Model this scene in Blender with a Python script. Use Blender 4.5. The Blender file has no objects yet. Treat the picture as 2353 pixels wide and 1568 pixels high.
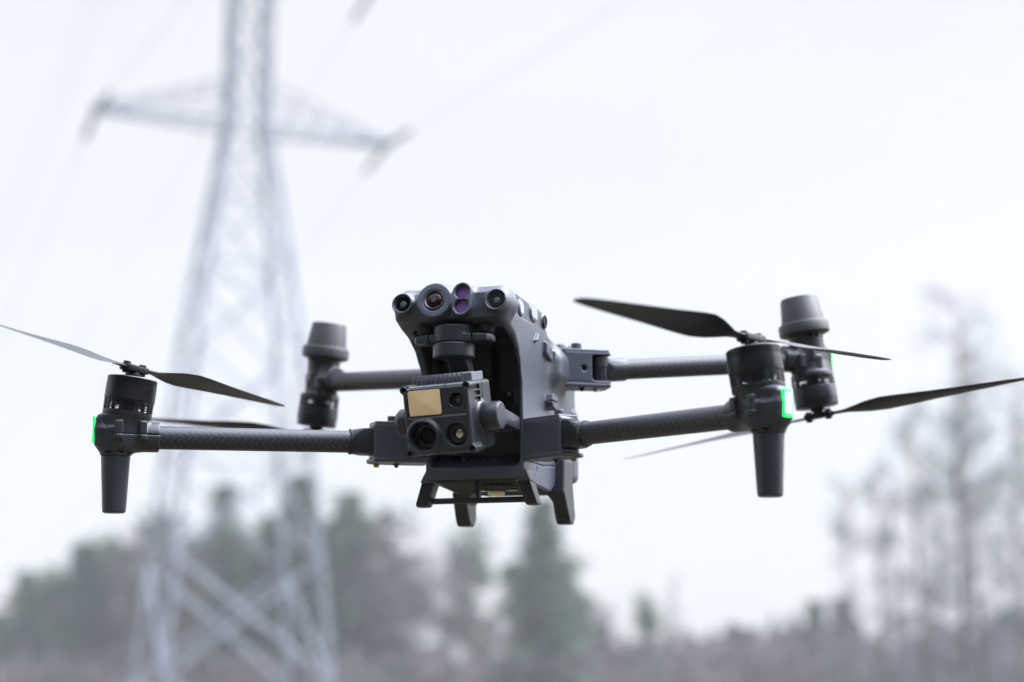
import bpy, bmesh, math, random
import numpy as np
from mathutils import Matrix, Vector
C = bpy.context.scene
COL = C.collection
rnd = random.Random(7)
R = math.radians

# ------------------------------------------------------------------ camera, world, sun, exposure
PITCH = 12.0
cam = bpy.data.cameras.new('camera'); camo = bpy.data.objects.new('camera', cam); COL.objects.link(camo)
camo.location = (0, 0, 1.6); camo.rotation_euler = (R(90 + PITCH), 0, 0)
cam.sensor_width = 36; cam.lens = 36 * 4184 / 2353
cam.clip_start = 0.05; cam.clip_end = 4000
cam.dof.use_dof = True; cam.dof.focus_distance = 1.54; cam.dof.aperture_fstop = 3.5; cam.dof.aperture_blades = 9
C.camera = camo

SUN_EL, SUN_AZ = 48.0, 82.0      # azimuth clockwise from +Y (camera looks along +Y)
world = bpy.data.worlds.new('World'); C.world = world; world.use_nodes = True
nt = world.node_tree; nt.nodes.clear()
wo = nt.nodes.new('ShaderNodeOutputWorld'); bg = nt.nodes.new('ShaderNodeBackground'); bg2 = nt.nodes.new('ShaderNodeBackground')
add = nt.nodes.new('ShaderNodeAddShader')
sky = nt.nodes.new('ShaderNodeTexSky'); sky.sky_type = 'NISHITA'; sky.sun_disc = False
sky.sun_elevation = R(SUN_EL); sky.sun_rotation = R(SUN_AZ); sky.dust_density = 3
bg.inputs[1].default_value = 0.05
nt.links.new(sky.outputs[0], bg.inputs[0])
# the overcast cloud deck: pale, brighter towards the zenith, with very soft streaks
tc = nt.nodes.new('ShaderNodeTexCoord'); sx = nt.nodes.new('ShaderNodeSeparateXYZ'); nt.links.new(tc.outputs['Generated'], sx.inputs[0])
cr = nt.nodes.new('ShaderNodeValToRGB'); nt.links.new(sx.outputs[2], cr.inputs[0])
el = cr.color_ramp.elements
el[0].position = 0.0; el[0].color = (0.60, 0.605, 0.625, 1)
el[1].position = 1.0; el[1].color = (1.9, 2.05, 2.4, 1)
for p, c in ((0.06, (0.612, 0.612, 0.635, 1)), (0.20, (0.628, 0.615, 0.625, 1)), (0.38, (0.70, 0.675, 0.64, 1)), (0.60, (1.25, 1.34, 1.55, 1))):
    e = el.new(p); e.color = c
mp = nt.nodes.new('ShaderNodeMapping'); mp.inputs['Scale'].default_value = (1.2, 1.2, 5.0); nt.links.new(tc.outputs['Generated'], mp.inputs[0])
nz = nt.nodes.new('ShaderNodeTexNoise'); nz.inputs['Scale'].default_value = 1.6; nz.inputs['Detail'].default_value = 3; nt.links.new(mp.outputs[0], nz.inputs[0])
mr = nt.nodes.new('ShaderNodeMapRange'); mr.inputs[1].default_value = 0.3; mr.inputs[2].default_value = 0.7; mr.inputs[3].default_value = 0.965; mr.inputs[4].default_value = 1.03
nt.links.new(nz.outputs[0], mr.inputs[0])
vm = nt.nodes.new('ShaderNodeVectorMath'); vm.operation = 'SCALE'; nt.links.new(cr.outputs[0], vm.inputs[0]); nt.links.new(mr.outputs[0], vm.inputs['Scale'])
# unseen glow added to the cloud round the sun, to light the drone's side
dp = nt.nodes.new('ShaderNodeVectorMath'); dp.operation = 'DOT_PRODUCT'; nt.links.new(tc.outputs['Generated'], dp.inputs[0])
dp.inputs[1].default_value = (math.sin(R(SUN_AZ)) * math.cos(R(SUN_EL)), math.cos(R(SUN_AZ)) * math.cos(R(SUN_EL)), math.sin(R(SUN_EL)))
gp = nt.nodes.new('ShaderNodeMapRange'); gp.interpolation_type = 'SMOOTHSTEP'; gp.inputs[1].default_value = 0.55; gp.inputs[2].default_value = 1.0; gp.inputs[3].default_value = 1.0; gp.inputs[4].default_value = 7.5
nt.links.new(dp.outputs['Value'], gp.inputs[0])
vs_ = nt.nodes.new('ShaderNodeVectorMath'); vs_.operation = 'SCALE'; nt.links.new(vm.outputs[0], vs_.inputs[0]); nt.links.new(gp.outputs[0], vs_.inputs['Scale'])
# extra brightness added to the unseen sky behind the camera, lighting the drone's nose
dk = nt.nodes.new('ShaderNodeMapRange'); dk.interpolation_type = 'SMOOTHSTEP'; dk.inputs[1].default_value = -0.8; dk.inputs[2].default_value = 0.5; dk.inputs[3].default_value = 1.25; dk.inputs[4].default_value = 1.0
nt.links.new(sx.outputs[1], dk.inputs[0])
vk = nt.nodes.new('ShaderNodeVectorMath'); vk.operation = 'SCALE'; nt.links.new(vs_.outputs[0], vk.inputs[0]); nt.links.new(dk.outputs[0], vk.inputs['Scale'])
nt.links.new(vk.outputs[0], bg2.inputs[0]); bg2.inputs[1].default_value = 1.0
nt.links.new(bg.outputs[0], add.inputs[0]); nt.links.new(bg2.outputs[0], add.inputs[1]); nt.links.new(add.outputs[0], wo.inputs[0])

sun = bpy.data.lights.new('sun', 'SUN'); sun.energy = 1.5; sun.angle = R(30); sun.color = (1, 0.97, 0.94)
suno = bpy.data.objects.new('sun', sun); COL.objects.link(suno)
sd = Vector((math.sin(R(SUN_AZ)) * math.cos(R(SUN_EL)), math.cos(R(SUN_AZ)) * math.cos(R(SUN_EL)), math.sin(R(SUN_EL))))
suno.rotation_euler = sd.to_track_quat('Z', 'Y').to_euler(); suno.location = sd * 50

C.view_settings.view_transform = 'Standard'; C.view_settings.look = 'None'; C.view_settings.gamma = 1
C.view_settings.use_curve_mapping = False; C.view_settings.exposure = 0.0

# ------------------------------------------------------------------ materials
def mat(name, col, rough=0.5, metal=0.0, spec=0.5, bump=0.0, bscale=900.0, var=0.0, vscale=40.0, emit=None, es=0, coat=0.0, coord='Object'):
    m = bpy.data.materials.new(name); m.use_nodes = True; t = m.node_tree; b = t.nodes['Principled BSDF']
    b.inputs['Base Color'].default_value = (*col, 1); b.inputs['Roughness'].default_value = rough
    b.inputs['Metallic'].default_value = metal; b.inputs['Specular IOR Level'].default_value = spec
    b.inputs['Coat Weight'].default_value = coat
    if emit: b.inputs['Emission Color'].default_value = (*emit, 1); b.inputs['Emission Strength'].default_value = es
    if bump or var:
        c = t.nodes.new('ShaderNodeTexCoord')
    if var:
        n = t.nodes.new('ShaderNodeTexNoise'); n.inputs['Scale'].default_value = vscale; n.inputs['Detail'].default_value = 4
        t.links.new(c.outputs[coord], n.inputs[0])
        mr = t.nodes.new('ShaderNodeMapRange'); mr.inputs[1].default_value = 0.3; mr.inputs[2].default_value = 0.7
        mr.inputs[3].default_value = 1 - var; mr.inputs[4].default_value = 1 + var; t.links.new(n.outputs[0], mr.inputs[0])
        s = t.nodes.new('ShaderNodeVectorMath'); s.operation = 'SCALE'; s.inputs[0].default_value = col
        t.links.new(mr.outputs[0], s.inputs['Scale']); t.links.new(s.outputs[0], b.inputs['Base Color'])
        r2 = t.nodes.new('ShaderNodeMapRange'); r2.inputs[1].default_value = 0.3; r2.inputs[2].default_value = 0.7
        r2.inputs[3].default_value = max(0, rough - var * 0.4); r2.inputs[4].default_value = min(1, rough + var * 0.4)
        t.links.new(n.outputs[0], r2.inputs[0]); t.links.new(r2.outputs[0], b.inputs['Roughness'])
    if bump:
        n2 = t.nodes.new('ShaderNodeTexNoise'); n2.inputs['Scale'].default_value = bscale; n2.inputs['Detail'].default_value = 2
        t.links.new(c.outputs[coord], n2.inputs[0])
        bp = t.nodes.new('ShaderNodeBump'); bp.inputs['Strength'].default_value = bump; bp.inputs['Distance'].default_value = 0.0004
        t.links.new(n2.outputs[0], bp.inputs['Height']); t.links.new(bp.outputs[0], b.inputs['Normal'])
    return m
M = {}
M['shell'] = mat('shell_grey_plastic', (0.054, 0.060, 0.080), 0.36, bump=0.35, bscale=1100, var=0.07, vscale=25)
M['mount'] = mat('mount_grey_plastic', (0.021, 0.0235, 0.032), 0.38, bump=0.3, bscale=1100, var=0.1, vscale=60)
M['bay'] = mat('bay_black_plastic', (0.009, 0.010, 0.014), 0.5, bump=0.3, bscale=700)
M['black'] = mat('black_plastic', (0.010, 0.011, 0.014), 0.38, bump=0.25, bscale=1200, var=0.1, vscale=60)
M['camshell'] = mat('camera_housing_plastic', (0.016, 0.018, 0.025), 0.34, bump=0.3, bscale=1200, var=0.08, vscale=80)
M['antenna'] = mat('antenna_grey_plastic', (0.019, 0.021, 0.026), 0.48, bump=0.3, bscale=1100, var=0.1, vscale=60)
M['fin'] = mat('heat_sink_alloy', (0.15, 0.16, 0.19), 0.4, metal=0.3)
M['belly'] = mat('belly_brown_black', (0.028, 0.025, 0.022), 0.75, spec=0.12, var=0.25, vscale=30)
M['rubber'] = mat('rubber', (0.012, 0.012, 0.014), 0.65)
M['bell'] = mat('anodised_black', (0.045, 0.047, 0.055), 0.33, metal=0.9, var=0.08, vscale=80)
M['prop'] = mat('propeller_composite', (0.011, 0.011, 0.014), 0.45, spec=0.3, var=0.1, vscale=60)
M['metal'] = mat('steel', (0.6, 0.58, 0.55), 0.25, metal=1)
M['brass'] = mat('brass', (0.45, 0.33, 0.2), 0.3, metal=1)
M['glass'] = mat('lens_black_glass', (0.005, 0.005, 0.006), 0.06, spec=0.12)
M['glassred'] = mat('fisheye_lens_glass', (0.018, 0.002, 0.005), 0.06, spec=0.25)
M['lensring'] = mat('lens_inner_ring', (0.04, 0.043, 0.048), 0.35)
M['lensdot'] = mat('lens_element', (0.10, 0.11, 0.11), 0.2)
M['thermal'] = mat('thermal_lens_coating', (0.55, 0.52, 0.46), 0.06, metal=1)
M['purple'] = mat('purple_filter_glass', (0.15, 0.045, 0.24), 0.25, spec=0.4)
M['gold'] = mat('rangefinder_window', (0.92, 0.66, 0.38), 0.3, metal=0.2, var=0.06, vscale=45)
M['sensorglass'] = mat('side_sensor_glass', (0.30, 0.34, 0.35), 0.15, coat=1)
M['green'] = mat('green_lamp_lens', (0.1, 0.5, 0.2), 0.3, emit=(0.0, 1.0, 0.07), es=2.8)
M['greencore'] = mat('green_lamp_core', (0.6, 0.9, 0.7), 0.3, emit=(0.45, 1.0, 0.5), es=5)
M['amber'] = mat('amber_chip', (0.75, 0.42, 0.03), 0.4, emit=(1, 0.55, 0.03), es=0.25)
M['print'] = mat('white_print', (0.45, 0.47, 0.5), 0.6)
M['reflector'] = mat('lamp_bezel', (0.7, 0.66, 0.58), 0.3, metal=0.5)

def carbon():
    m = mat('carbon_fibre_weave', (0.03, 0.03, 0.033), 0.4, coat=0.04)
    t = m.node_tree; b = t.nodes['Principled BSDF']; N = t.nodes.new; L = t.links.new
    uv = N('ShaderNodeUVMap'); s = N('ShaderNodeSeparateXYZ'); L(uv.outputs[0], s.inputs[0])
    def ma(op, a, bb=None):
        n = N('ShaderNodeMath'); n.operation = op
        for i, q in enumerate((a, bb)):
            if q is None: continue
            if isinstance(q, (int, float)): n.inputs[i].default_value = q
            else: L(q, n.inputs[i])
        return n.outputs[0]
    u = ma('FLOOR', s.outputs[0]); v = ma('FLOOR', s.outputs[1])
    w = ma('LESS_THAN', ma('FLOORED_MODULO', ma('ADD', u, ma('PINGPONG', v, 3)), 4), 1.5)
    mx = N('ShaderNodeMix'); mx.data_type = 'RGBA'; L(w, mx.inputs[0]); mx.inputs[6].default_value = (0.013, 0.013, 0.017, 1); mx.inputs[7].default_value = (0.036, 0.036, 0.043, 1)
    L(mx.outputs[2], b.inputs['Base Color'])
    L(ma('ADD', ma('MULTIPLY', w, 0.12), 0.42), b.inputs['Roughness'])
    return m
M['carbon'] = carbon()

# ------------------------------------------------------------------ mesh helpers (drone parts are modelled in millimetres)
MM = 0.001
def link(name, verts, faces, m, parent=None, smooth=True, xf=None, mirror=False, scale=MM, sharp=None, uvs=None):
    v = np.asarray(verts, dtype=np.float64)
    if xf is not None:
        A = np.array(xf); v = v @ A[:3, :3].T + A[:3, 3]
    if mirror: v = v * [-1, 1, 1]
    v = v * scale
    me = bpy.data.meshes.new(name)
    if isinstance(faces, np.ndarray) and faces.ndim == 2:
        f = faces[:, ::-1] if mirror else faces
        me.vertices.add(len(v)); me.vertices.foreach_set('co', v.astype(np.float32).ravel())
        k = f.shape[1]; me.loops.add(f.size); me.loops.foreach_set('vertex_index', np.ascontiguousarray(f).astype(np.int32).ravel())
        me.polygons.add(len(f)); me.polygons.foreach_set('loop_start', np.arange(0, f.size, k, dtype=np.int32))
        me.update(calc_edges=True)
    else:
        me.from_pydata([tuple(p) for p in v], [], [tuple(reversed(f)) if mirror else tuple(f) for f in faces])
    if uvs is not None:
        l = me.uv_layers.new(name='UVMap')
        for p in me.polygons:
            for li in p.loop_indices: l.data[li].uv = uvs[p.index][li - p.loop_start] if not mirror else uvs[p.index][::-1][li - p.loop_start]
    me.polygons.foreach_set('use_smooth', [smooth] * len(me.polygons))
    if sharp: me.set_sharp_from_angle(angle=R(sharp))
    me.materials.append(m); me.update()
    o = bpy.data.objects.new(name, me); COL.objects.link(o)
    if parent: o.parent = parent
    return o
# --- signed distance functions and a surface-nets mesher: the moulded plastic shells are blends of simple solids
def smin(a, b, k): h = np.clip(0.5 + 0.5 * (b - a) / k, 0, 1); return b + (a - b) * h - k * h * (1 - h)
def smax(a, b, k): return -smin(-a, -b, k)
def box(x, y, z, c, h, r=1.0):
    qx = abs(x - c[0]) - h[0] + r; qy = abs(y - c[1]) - h[1] + r; qz = abs(z - c[2]) - h[2] + r
    return np.sqrt(np.maximum(qx, 0) ** 2 + np.maximum(qy, 0) ** 2 + np.maximum(qz, 0) ** 2) + np.minimum(np.maximum(np.maximum(qx, qy), qz), 0) - r
def cyl(a, b, l, r, l0, l1, rr=0.8):
    d = np.sqrt(a * a + b * b) - r + rr; e = abs(l - (l0 + l1) / 2) - (l1 - l0) / 2 + rr
    return np.sqrt(np.maximum(d, 0) ** 2 + np.maximum(e, 0) ** 2) + np.minimum(np.maximum(d, e), 0) - rr
def cone(a, b, l, pts, rr=0.8):   # lathe of (l, r) profile, piecewise linear
    L = [p[0] for p in pts]; Rr = [p[1] for p in pts]
    rad = np.interp(l, L, Rr)
    sl = max(abs((Rr[i + 1] - Rr[i]) / (L[i + 1] - L[i] + 1e-9)) for i in range(len(L) - 1)); sl = min(sl, 2)
    d = (np.sqrt(a * a + b * b) - rad) / math.sqrt(1 + sl * sl) + rr; e = np.maximum(l - L[-1], L[0] - l) + rr
    return np.sqrt(np.maximum(d, 0) ** 2 + np.maximum(e, 0) ** 2) + np.minimum(np.maximum(d, e), 0) - rr
def poly2(a, b, P):
    d = None; s = None
    n = len(P)
    for i in range(n):
        x1, y1 = P[i]; x0, y0 = P[i - 1]
        ex, ey = x0 - x1, y0 - y1; wx, wy = a - x1, b - y1
        t = np.clip((wx * ex + wy * ey) / (ex * ex + ey * ey), 0, 1)
        dd = (wx - ex * t) ** 2 + (wy - ey * t) ** 2
        d = dd if d is None else np.minimum(d, dd)
        c1 = b >= y1; c2 = b < y0; c3 = ex * wy > ey * wx
        fl = (c1 & c2 & c3) | (~c1 & ~c2 & ~c3)
        s = fl if s is None else s ^ fl
    return np.where(s, -1, 1) * np.sqrt(d)
def extr(d2, e, r=1.0):
    a = d2 + r; b = e + r
    return np.sqrt(np.maximum(a, 0) ** 2 + np.maximum(b, 0) ** 2) + np.minimum(np.maximum(a, b), 0) - r
def nets(f, lo, hi, h=1.0):
    ax = [np.arange(lo[i] - h, hi[i] + 2 * h, h, dtype=np.float32) for i in range(3)]
    X, Y, Z = ax[0][:, None, None], ax[1][None, :, None], ax[2][None, None, :]
    F = np.broadcast_to(f(X, Y, Z), (len(ax[0]), len(ax[1]), len(ax[2]))).astype(np.float32)
    S = F < 0
    n = [s - 1 for s in F.shape]
    sl = lambda i, j, k: (slice(i, n[0] + i), slice(j, n[1] + j), slice(k, n[2] + k))
    cnt = np.zeros(n, np.int8)
    for i in (0, 1):
        for j in (0, 1):
            for k in (0, 1): cnt += S[sl(i, j, k)]
    idx = np.argwhere((cnt > 0) & (cnt < 8)); I = -np.ones(n, np.int64); I[tuple(idx.T)] = np.arange(len(idx))
    acc = np.zeros((len(idx), 3)); num = np.zeros(len(idx))
    cs = [(i, j, k) for i in (0, 1) for j in (0, 1) for k in (0, 1)]
    val = {c: F[idx[:, 0] + c[0], idx[:, 1] + c[1], idx[:, 2] + c[2]].astype(np.float64) for c in cs}
    for c in cs:
        for a in range(3):
            if c[a]: continue
            d = list(c); d[a] = 1; d = tuple(d); v0, v1 = val[c], val[d]
            m = (v0 < 0) != (v1 < 0); t = np.where(m, v0 / np.where(m, v0 - v1, 1), 0)
            p = np.tile(np.array(c, float), (len(idx), 1)); p[:, a] += t
            acc[m] += p[m]; num[m] += 1
    V = (acc / num[:, None] + idx) * h + [a[0] for a in ax]
    e = 0.12
    for it in range(3):
        x, y, z = V.T.copy(); v = f(x, y, z)
        g = np.stack([f(x + e, y, z) - f(x - e, y, z), f(x, y + e, z) - f(x, y - e, z), f(x, y, z + e) - f(x, y, z - e)], 1) / (2 * e)
        g2 = np.maximum((g * g).sum(1), 0.25)
        st = np.clip(v / g2, -h * .6, h * .6)[:, None] * g
        V = V - st * 0.9
    Q = []
    for a in range(3):
        b, c = (a + 1) % 3, (a + 2) % 3
        s0 = [slice(None)] * 3; s1 = [slice(None)] * 3
        s0[a] = slice(0, -1); s1[a] = slice(1, None)
        E = S[tuple(s0)] != S[tuple(s1)]
        w = np.argwhere(E); w = w[(w[:, b] > 0) & (w[:, c] > 0) & (w[:, b] < S.shape[b] - 1) & (w[:, c] < S.shape[c] - 1)]
        ins = S[tuple(w.T)]
        def g(db, dc):
            q = w.copy(); q[:, b] -= db; q[:, c] -= dc; return I[tuple(q.T)]
        q = np.stack([g(1, 1), g(0, 1), g(0, 0), g(1, 0)], 1)
        q[~ins] = q[~ins][:, ::-1]; Q.append(q)
    return V, np.concatenate(Q)
def sdf(name, f, lo, hi, m, parent, h=1.0, xf=None, mirror=False):
    V, Q = nets(f, lo, hi, h); return link(name, V, Q, m, parent, xf=xf, mirror=mirror)
# --- plain solids
def lathe(prof, seg=48, cap=True):     # prof (r, t) along +Z
    V, F = [], []
    n = len(prof)
    for r, t in prof:
        for i in range(seg):
            a = 2 * math.pi * i / seg; V.append((r * math.cos(a), r * math.sin(a), t))
    for j in range(n - 1):
        for i in range(seg):
            k = (i + 1) % seg; F.append((j * seg + i, j * seg + k, (j + 1) * seg + k, (j + 1) * seg + i))
    if cap: F.append(tuple(range(seg))[::-1]); F.append(tuple(range((n - 1) * seg, n * seg)))
    return V, F
def boxm(c, h, bev=0.0):
    bm = bmesh.new(); bmesh.ops.create_cube(bm, size=2)
    for v in bm.verts: v.co = Vector((c[0] + v.co.x * h[0], c[1] + v.co.y * h[1], c[2] + v.co.z * h[2]))
    if bev: bmesh.ops.bevel(bm, geom=bm.edges[:], offset=bev, segments=2, affect='EDGES', profile=0.6)
    return bmout(bm)
def bmout(bm):
    bmesh.ops.recalc_face_normals(bm, faces=bm.faces[:]); bm.verts.index_update()
    V = [tuple(v.co) for v in bm.verts]; F = [tuple(v.index for v in f.verts) for f in bm.faces]; bm.free(); return V, F
def hull(pts, bev=0.8):
    bm = bmesh.new()
    for p in pts: bm.verts.new(p)
    r = bmesh.ops.convex_hull(bm, input=bm.verts[:])
    junk = list({g for g in r['geom_interior'] + r['geom_unused'] if isinstance(g, bmesh.types.BMVert) and g.is_valid})
    if junk: bmesh.ops.delete(bm, geom=junk, context='VERTS')
    bmesh.ops.dissolve_limit(bm, angle_limit=R(1), verts=bm.verts[:], edges=bm.edges[:])
    if bev: bmesh.ops.bevel(bm, geom=bm.edges[:], offset=bev, segments=2, affect='EDGES', profile=0.6, clamp_overlap=True)
    return bmout(bm)
def frame(o, x, y, z):
    m = Matrix.Identity(4)
    for i in range(3): m[i][0] = x[i]; m[i][1] = y[i]; m[i][2] = z[i]; m[i][3] = o[i]
    return m
def axisframe(o, d):
    z = Vector(d).normalized(); x = z.orthogonal().normalized(); y = z.cross(x); return frame(o, x, y, z)
def join(*ms):
    V, F = [], []
    for v, f in ms:
        k = len(V); V += [tuple(p) for p in v]; F += [tuple(i + k for i in q) for q in f]
    return V, F
def move(ms, xf):
    return [tuple(xf @ Vector(v)) for v in ms[0]], ms[1]
def disc(name, o, d, prof, m, parent, mirror=False, seg=40, sharp=35):
    V, F = lathe(prof, seg); return link(name, V, F, m, parent, xf=axisframe(o, d), mirror=mirror, sharp=sharp)

# ------------------------------------------------------------------ the drone
yaw, pit, rol = -0.28617, -0.16045, -0.00335
Tc = Vector((-0.0692, 1.4542, -0.0673))
Rm = Matrix.Rotation(rol, 4, 'Y') @ Matrix.Rotation(pit, 4, 'X') @ Matrix.Rotation(yaw, 4, 'Z')
DW = Matrix.Translation((0, 0, 1.6)) @ Matrix.Rotation(R(PITCH), 4, 'X') @ Matrix.Translation(Tc) @ Rm
drone = bpy.data.objects.new('drone', None); COL.objects.link(drone)
drone.matrix_world = DW
drone['label'] = 'dark grey four-arm drone hovering in the air with a camera slung under its nose'; drone['category'] = 'drone'

LENS = [(-40.6, 110.7, 8.9), (-12.0, 111.9, 15.2), (42.0, 109.8, 9.3)]
PROF = [(63, 97), (62, 106), (63, 118), (72, 124.5), (130, 124.5), (190, 124), (207, 106), (229, 99.5), (262, 92.5), (300, 88), (311, 78), (312, -16), (302, -23),
        (262, -16), (218, -38), (164, -35), (150, -33.5), (129, -32.5), (128.5, 48), (123, 64), (112, 77), (97, 86), (78, 91)]
TILT = 0.21; LD_ = (0, -1, TILT)
def lc(x, y, z): return (x, y + (z - 111) * TILT, z)
def cavity(x, y, z):
    a = box(x, y, z, (0, 61, 33), (40.3, 101, 54.5), 5)
    b = box(x, y, z, (0, 121, 50), (39, 41, 47), 5)
    return np.minimum(a, b)
def body(x, y, z):
    ax = abs(x)
    W = 44.3 + 3.0 * np.clip((z - 60) / 40, 0, 1) - 1.5 * np.clip((y - 100) / 60, 0, 1) * np.clip((z - 20) / 60, 0, 1)
    d2 = poly2(y, z, PROF)
    W = W + 3.6 * (x < 0) * np.clip((z - 35) / 20, 0, 1) * np.clip((118 - z) / 20, 0, 1) * np.clip((190 - y) / 40, 0, 1)
    rr = 1.0 + 5.0 * np.clip((z - 70) / 30, 0, 1)
    d = extr(d2, ax - W, rr)
    # waist behind the side panel
    d = np.maximum(d, -(np.sqrt((ax - 75) ** 2 + ((y - 268)) ** 2) - 24) * np.where(z < 45, 1, 1) - np.maximum(z - 40, 0) * 1.5)
    # shoulders that carry the rear arms and lower cheeks that carry the front arms
    s = box(ax, y, z, (42, 242, 76), (12, 24, 13), 8)
    d = smin(d, s, 20)
    s2 = box(ax, y, z, (42, 150, 1), (9, 16, 14), 5)
    d = smin(d, s2, 6)
    # battery block at the back
    d = smin(d, box(ax, y, z, (0, 306, 12), (46, 12, 36), 7), 1.5)
    yo = y; y = y + (111 - z) * TILT * np.clip((80 - y) / 14, 0, 1)      # the barrels look slightly upwards
    # sensor bar: raised barrels blended into the head
    for i, (lx, lz, r) in enumerate(LENS):
        d = smin(d, cone(x - lx, z - lz, y, [(54.5, r), (62, r + .5), (84, r + 2.0)], 1.0), 7)
    st = np.sqrt((x - 12.3) ** 2 + np.maximum(abs(z - 111.9) - 6.3, 0) ** 2) - 8.2
    d = smin(d, np.maximum(st, abs(y - 70) - 15.5), 3.5)
    # recesses round the lenses
    for i, (lx, lz, r) in enumerate(LENS):
        q = np.sqrt((x - lx) ** 2 + (z - lz) ** 2)
        if i == 1:
            d = smax(d, -np.maximum(q - 9.3, y - 58.5), 0.4)
        else:
            d = smax(d, -np.maximum(q - (r - 1.0) + (y - 54.5) * 0.35, y - 59.5), 0.6)
    for zz in (118.2, 105.8):
        q = np.sqrt((x - 12.3) ** 2 + (z - zz) ** 2); d = smax(d, -np.maximum(q - 6.3 + (y - 54.5) * 0.12, y - 59.5), 0.5)
    y = yo
    # side sensor recess, fasteners, panel lines
    pr = poly2(y, z, [(99, 104), (99, 121.5), (186, 121.5), (199, 106.5), (196, 105)])
    d = np.maximum(d, -np.maximum(pr, -(ax - 45.6)))
    for (py, pz, pr2) in ((116, 112.6, 7.4), (152, 115, 7.4), (158, 114.4, 7.2), (190.5, 112.8, 6.6)):
        d = smin(d, cyl(y - py, z - pz, ax, pr2, 40, 47.0, 0.5), 0.5)
    d = np.maximum(d, -(np.maximum(abs(poly2(y, z, [(120, -17), (120, -45), (218, -50), (275, -16), (240, -13), (190, -17)])) - 0.45, -(ax - 43.0))))
    fin = np.maximum(extr(poly2(y, z, [(158, 90), (166, 99), (167, 91)]), ax - 48.5, 1.0), -(ax - 40)); d = np.minimum(d, fin)
    d = smin(d, box(ax, y, z + (y - 200) * .25, (46, 202, 88), (2.8, 9.5, 6), 2), 1.0)
    d = np.maximum(d, -box(ax, y, z + (y - 200) * .25, (49, 205, 88), (1.0, 2.0, 3.5), .3))
    d = np.minimum(d, box(ax, y, z + (y - 216) * .25, (46, 217, 84), (4.6, 4, 5.5), 1.5))
    hexb = extr(poly2(y, z, [(200, 42), (202, 37), (215, 35), (220, 40), (216, 48), (203, 49)]), ax - 51.5, .6); d = np.minimum(d, np.maximum(hexb, -(ax - 38)))
    d = np.maximum(d, -np.maximum(np.maximum(abs(z - 42.2) - .6, -(ax - 48.0)), abs(y - 210) - 13))
    d = np.maximum(d, -box(ax, y, z, (45.2, 172, -19), (2, 1.5, 5), .4))
    # belly: shallow centre pan and louvres
    d = np.maximum(d, -box(x, y, z, (0, 178, -38), (33, 26, 3), 1))
    # line where the lower tray meets the front shell
    d = np.maximum(d, -np.maximum(abs(z + 27.6) - 0.25, y - 129.3 + .6) - np.where(y < 132, 0, 50))
    cv = cavity(x, y, z)
    d = smax(d, -(cv - 1.2), 0.8)
    return d
sh = sdf('body_shell', body, (-62, 52, -42), (62, 320, 130), M['shell'], drone, h=1.0)
def bay(x, y, z):
    cv = cavity(x, y, z)
    d = np.maximum(np.maximum(cv - 1.15, -cv), np.maximum(poly2(y, z, PROF) + 1.2, 0 - y + 60))
    # sloping tray floor, ribs, bosses on the back wall
    d = np.minimum(d, np.maximum(extr(poly2(y, z, [(131, -21.6), (163, -21.6), (163, -8)]), abs(x) - 40.5, .3), cv))
    for bx in (-14, 4, 14): d = np.minimum(d, box(x, y, z + (x - bx) * .0, (bx, 147, -17), (1.2, 5, 3), .3))
    for bx, bz in ((-10, 56), (-24, 50), (24, 44), (30, 70), (12, 30), (-26, 74)):
        d = np.minimum(d, np.maximum(cyl(x - bx, z - bz, y, 6, 156, 164, .5), -cyl(x - bx, z - bz, y, 3.8, 150, 158, .3)))
    d = np.minimum(d, box(x, y, z, (0, 156, 62), (9, 6, 26), 1)); d = np.minimum(d, box(x, y, z, (26, 154, 64), (8, 8, 18), 1)); d = np.minimum(d, box(x, y, z, (-27, 154, 60), (7, 8, 22), 1))
    d = np.minimum(d, box(x, y, z, (-37.5, 140, 62), (3, 8, 30), 1)); d = np.minimum(d, box(x, y, z, (37.5, 140, 62), (3, 8, 30), 1))
    for bx in (-17, 17):
        d = np.maximum(d, -cyl(x - bx, z + 12, y, 2.6, 120, 158, .3))
    return d
bayo = sdf('camera_bay', bay, (-43, 60, -25), (43, 166, 100), M['bay'], drone, h=1.0)
bs = [disc('screw', (bx, 156, bz), (0, -1, 0), [(0.3, 0), (2.2, 0), (2.2, 1), (1.8, 1.3), (.3, 1.3)], M['metal'], bayo, seg=16) for bx, bz in ((-24, 50), (24, 44))]
# lenses of the sensor bar
for (lx, lz, r) in (LENS[0], LENS[2]):
    l = disc('sensor_lens', lc(lx, 60.2, lz), LD_, [(.2, 0), (r - 2.6, 0), (r - 2.6, 1.4), (r - 3.1, 1.8), (3.3, 1.8), (3.1, 0.8), (.2, .8)], M['glass'], drone)
    disc('lens_element', lc(lx, 59.3, lz), LD_, [(.1, 0), (2.9, 0), (2.8, .5), (2.0, 1.0), (.9, 1.2), (.8, .9), (.1, .9)], M['lensdot'], l, seg=28)
l = disc('fisheye_lens', lc(LENS[1][0], 59.2, LENS[1][1]), LD_, [(.2, 0), (9.1, 0), (9.1, 4.2), (8.4, 4.5), (7.3, 3.6), (7.1, 2.4), (.2, 2.4)], M['lensring'], drone)
disc('lens_glass', lc(LENS[1][0], 57.0, LENS[1][1]), LD_, [(7.0 * math.cos(a), 3.0 * math.sin(a)) for a in np.linspace(0, math.pi / 2 * .99, 10)], M['glassred'], l)
disc('lens_element', lc(LENS[1][0], 54.4, LENS[1][1]), LD_, [(2.1, .1), (2.1, .7), (1.7, .8), (1.5, .5)], M['lensring'], l, seg=28)
for zz in (118.2, 105.8):
    disc('infrared_window', lc(12.3, 60.2, zz), LD_, [(.1, 0), (5.4, 0), (5.4, 1.2), (.1, 1.2)], M['purple'], drone)
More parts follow.
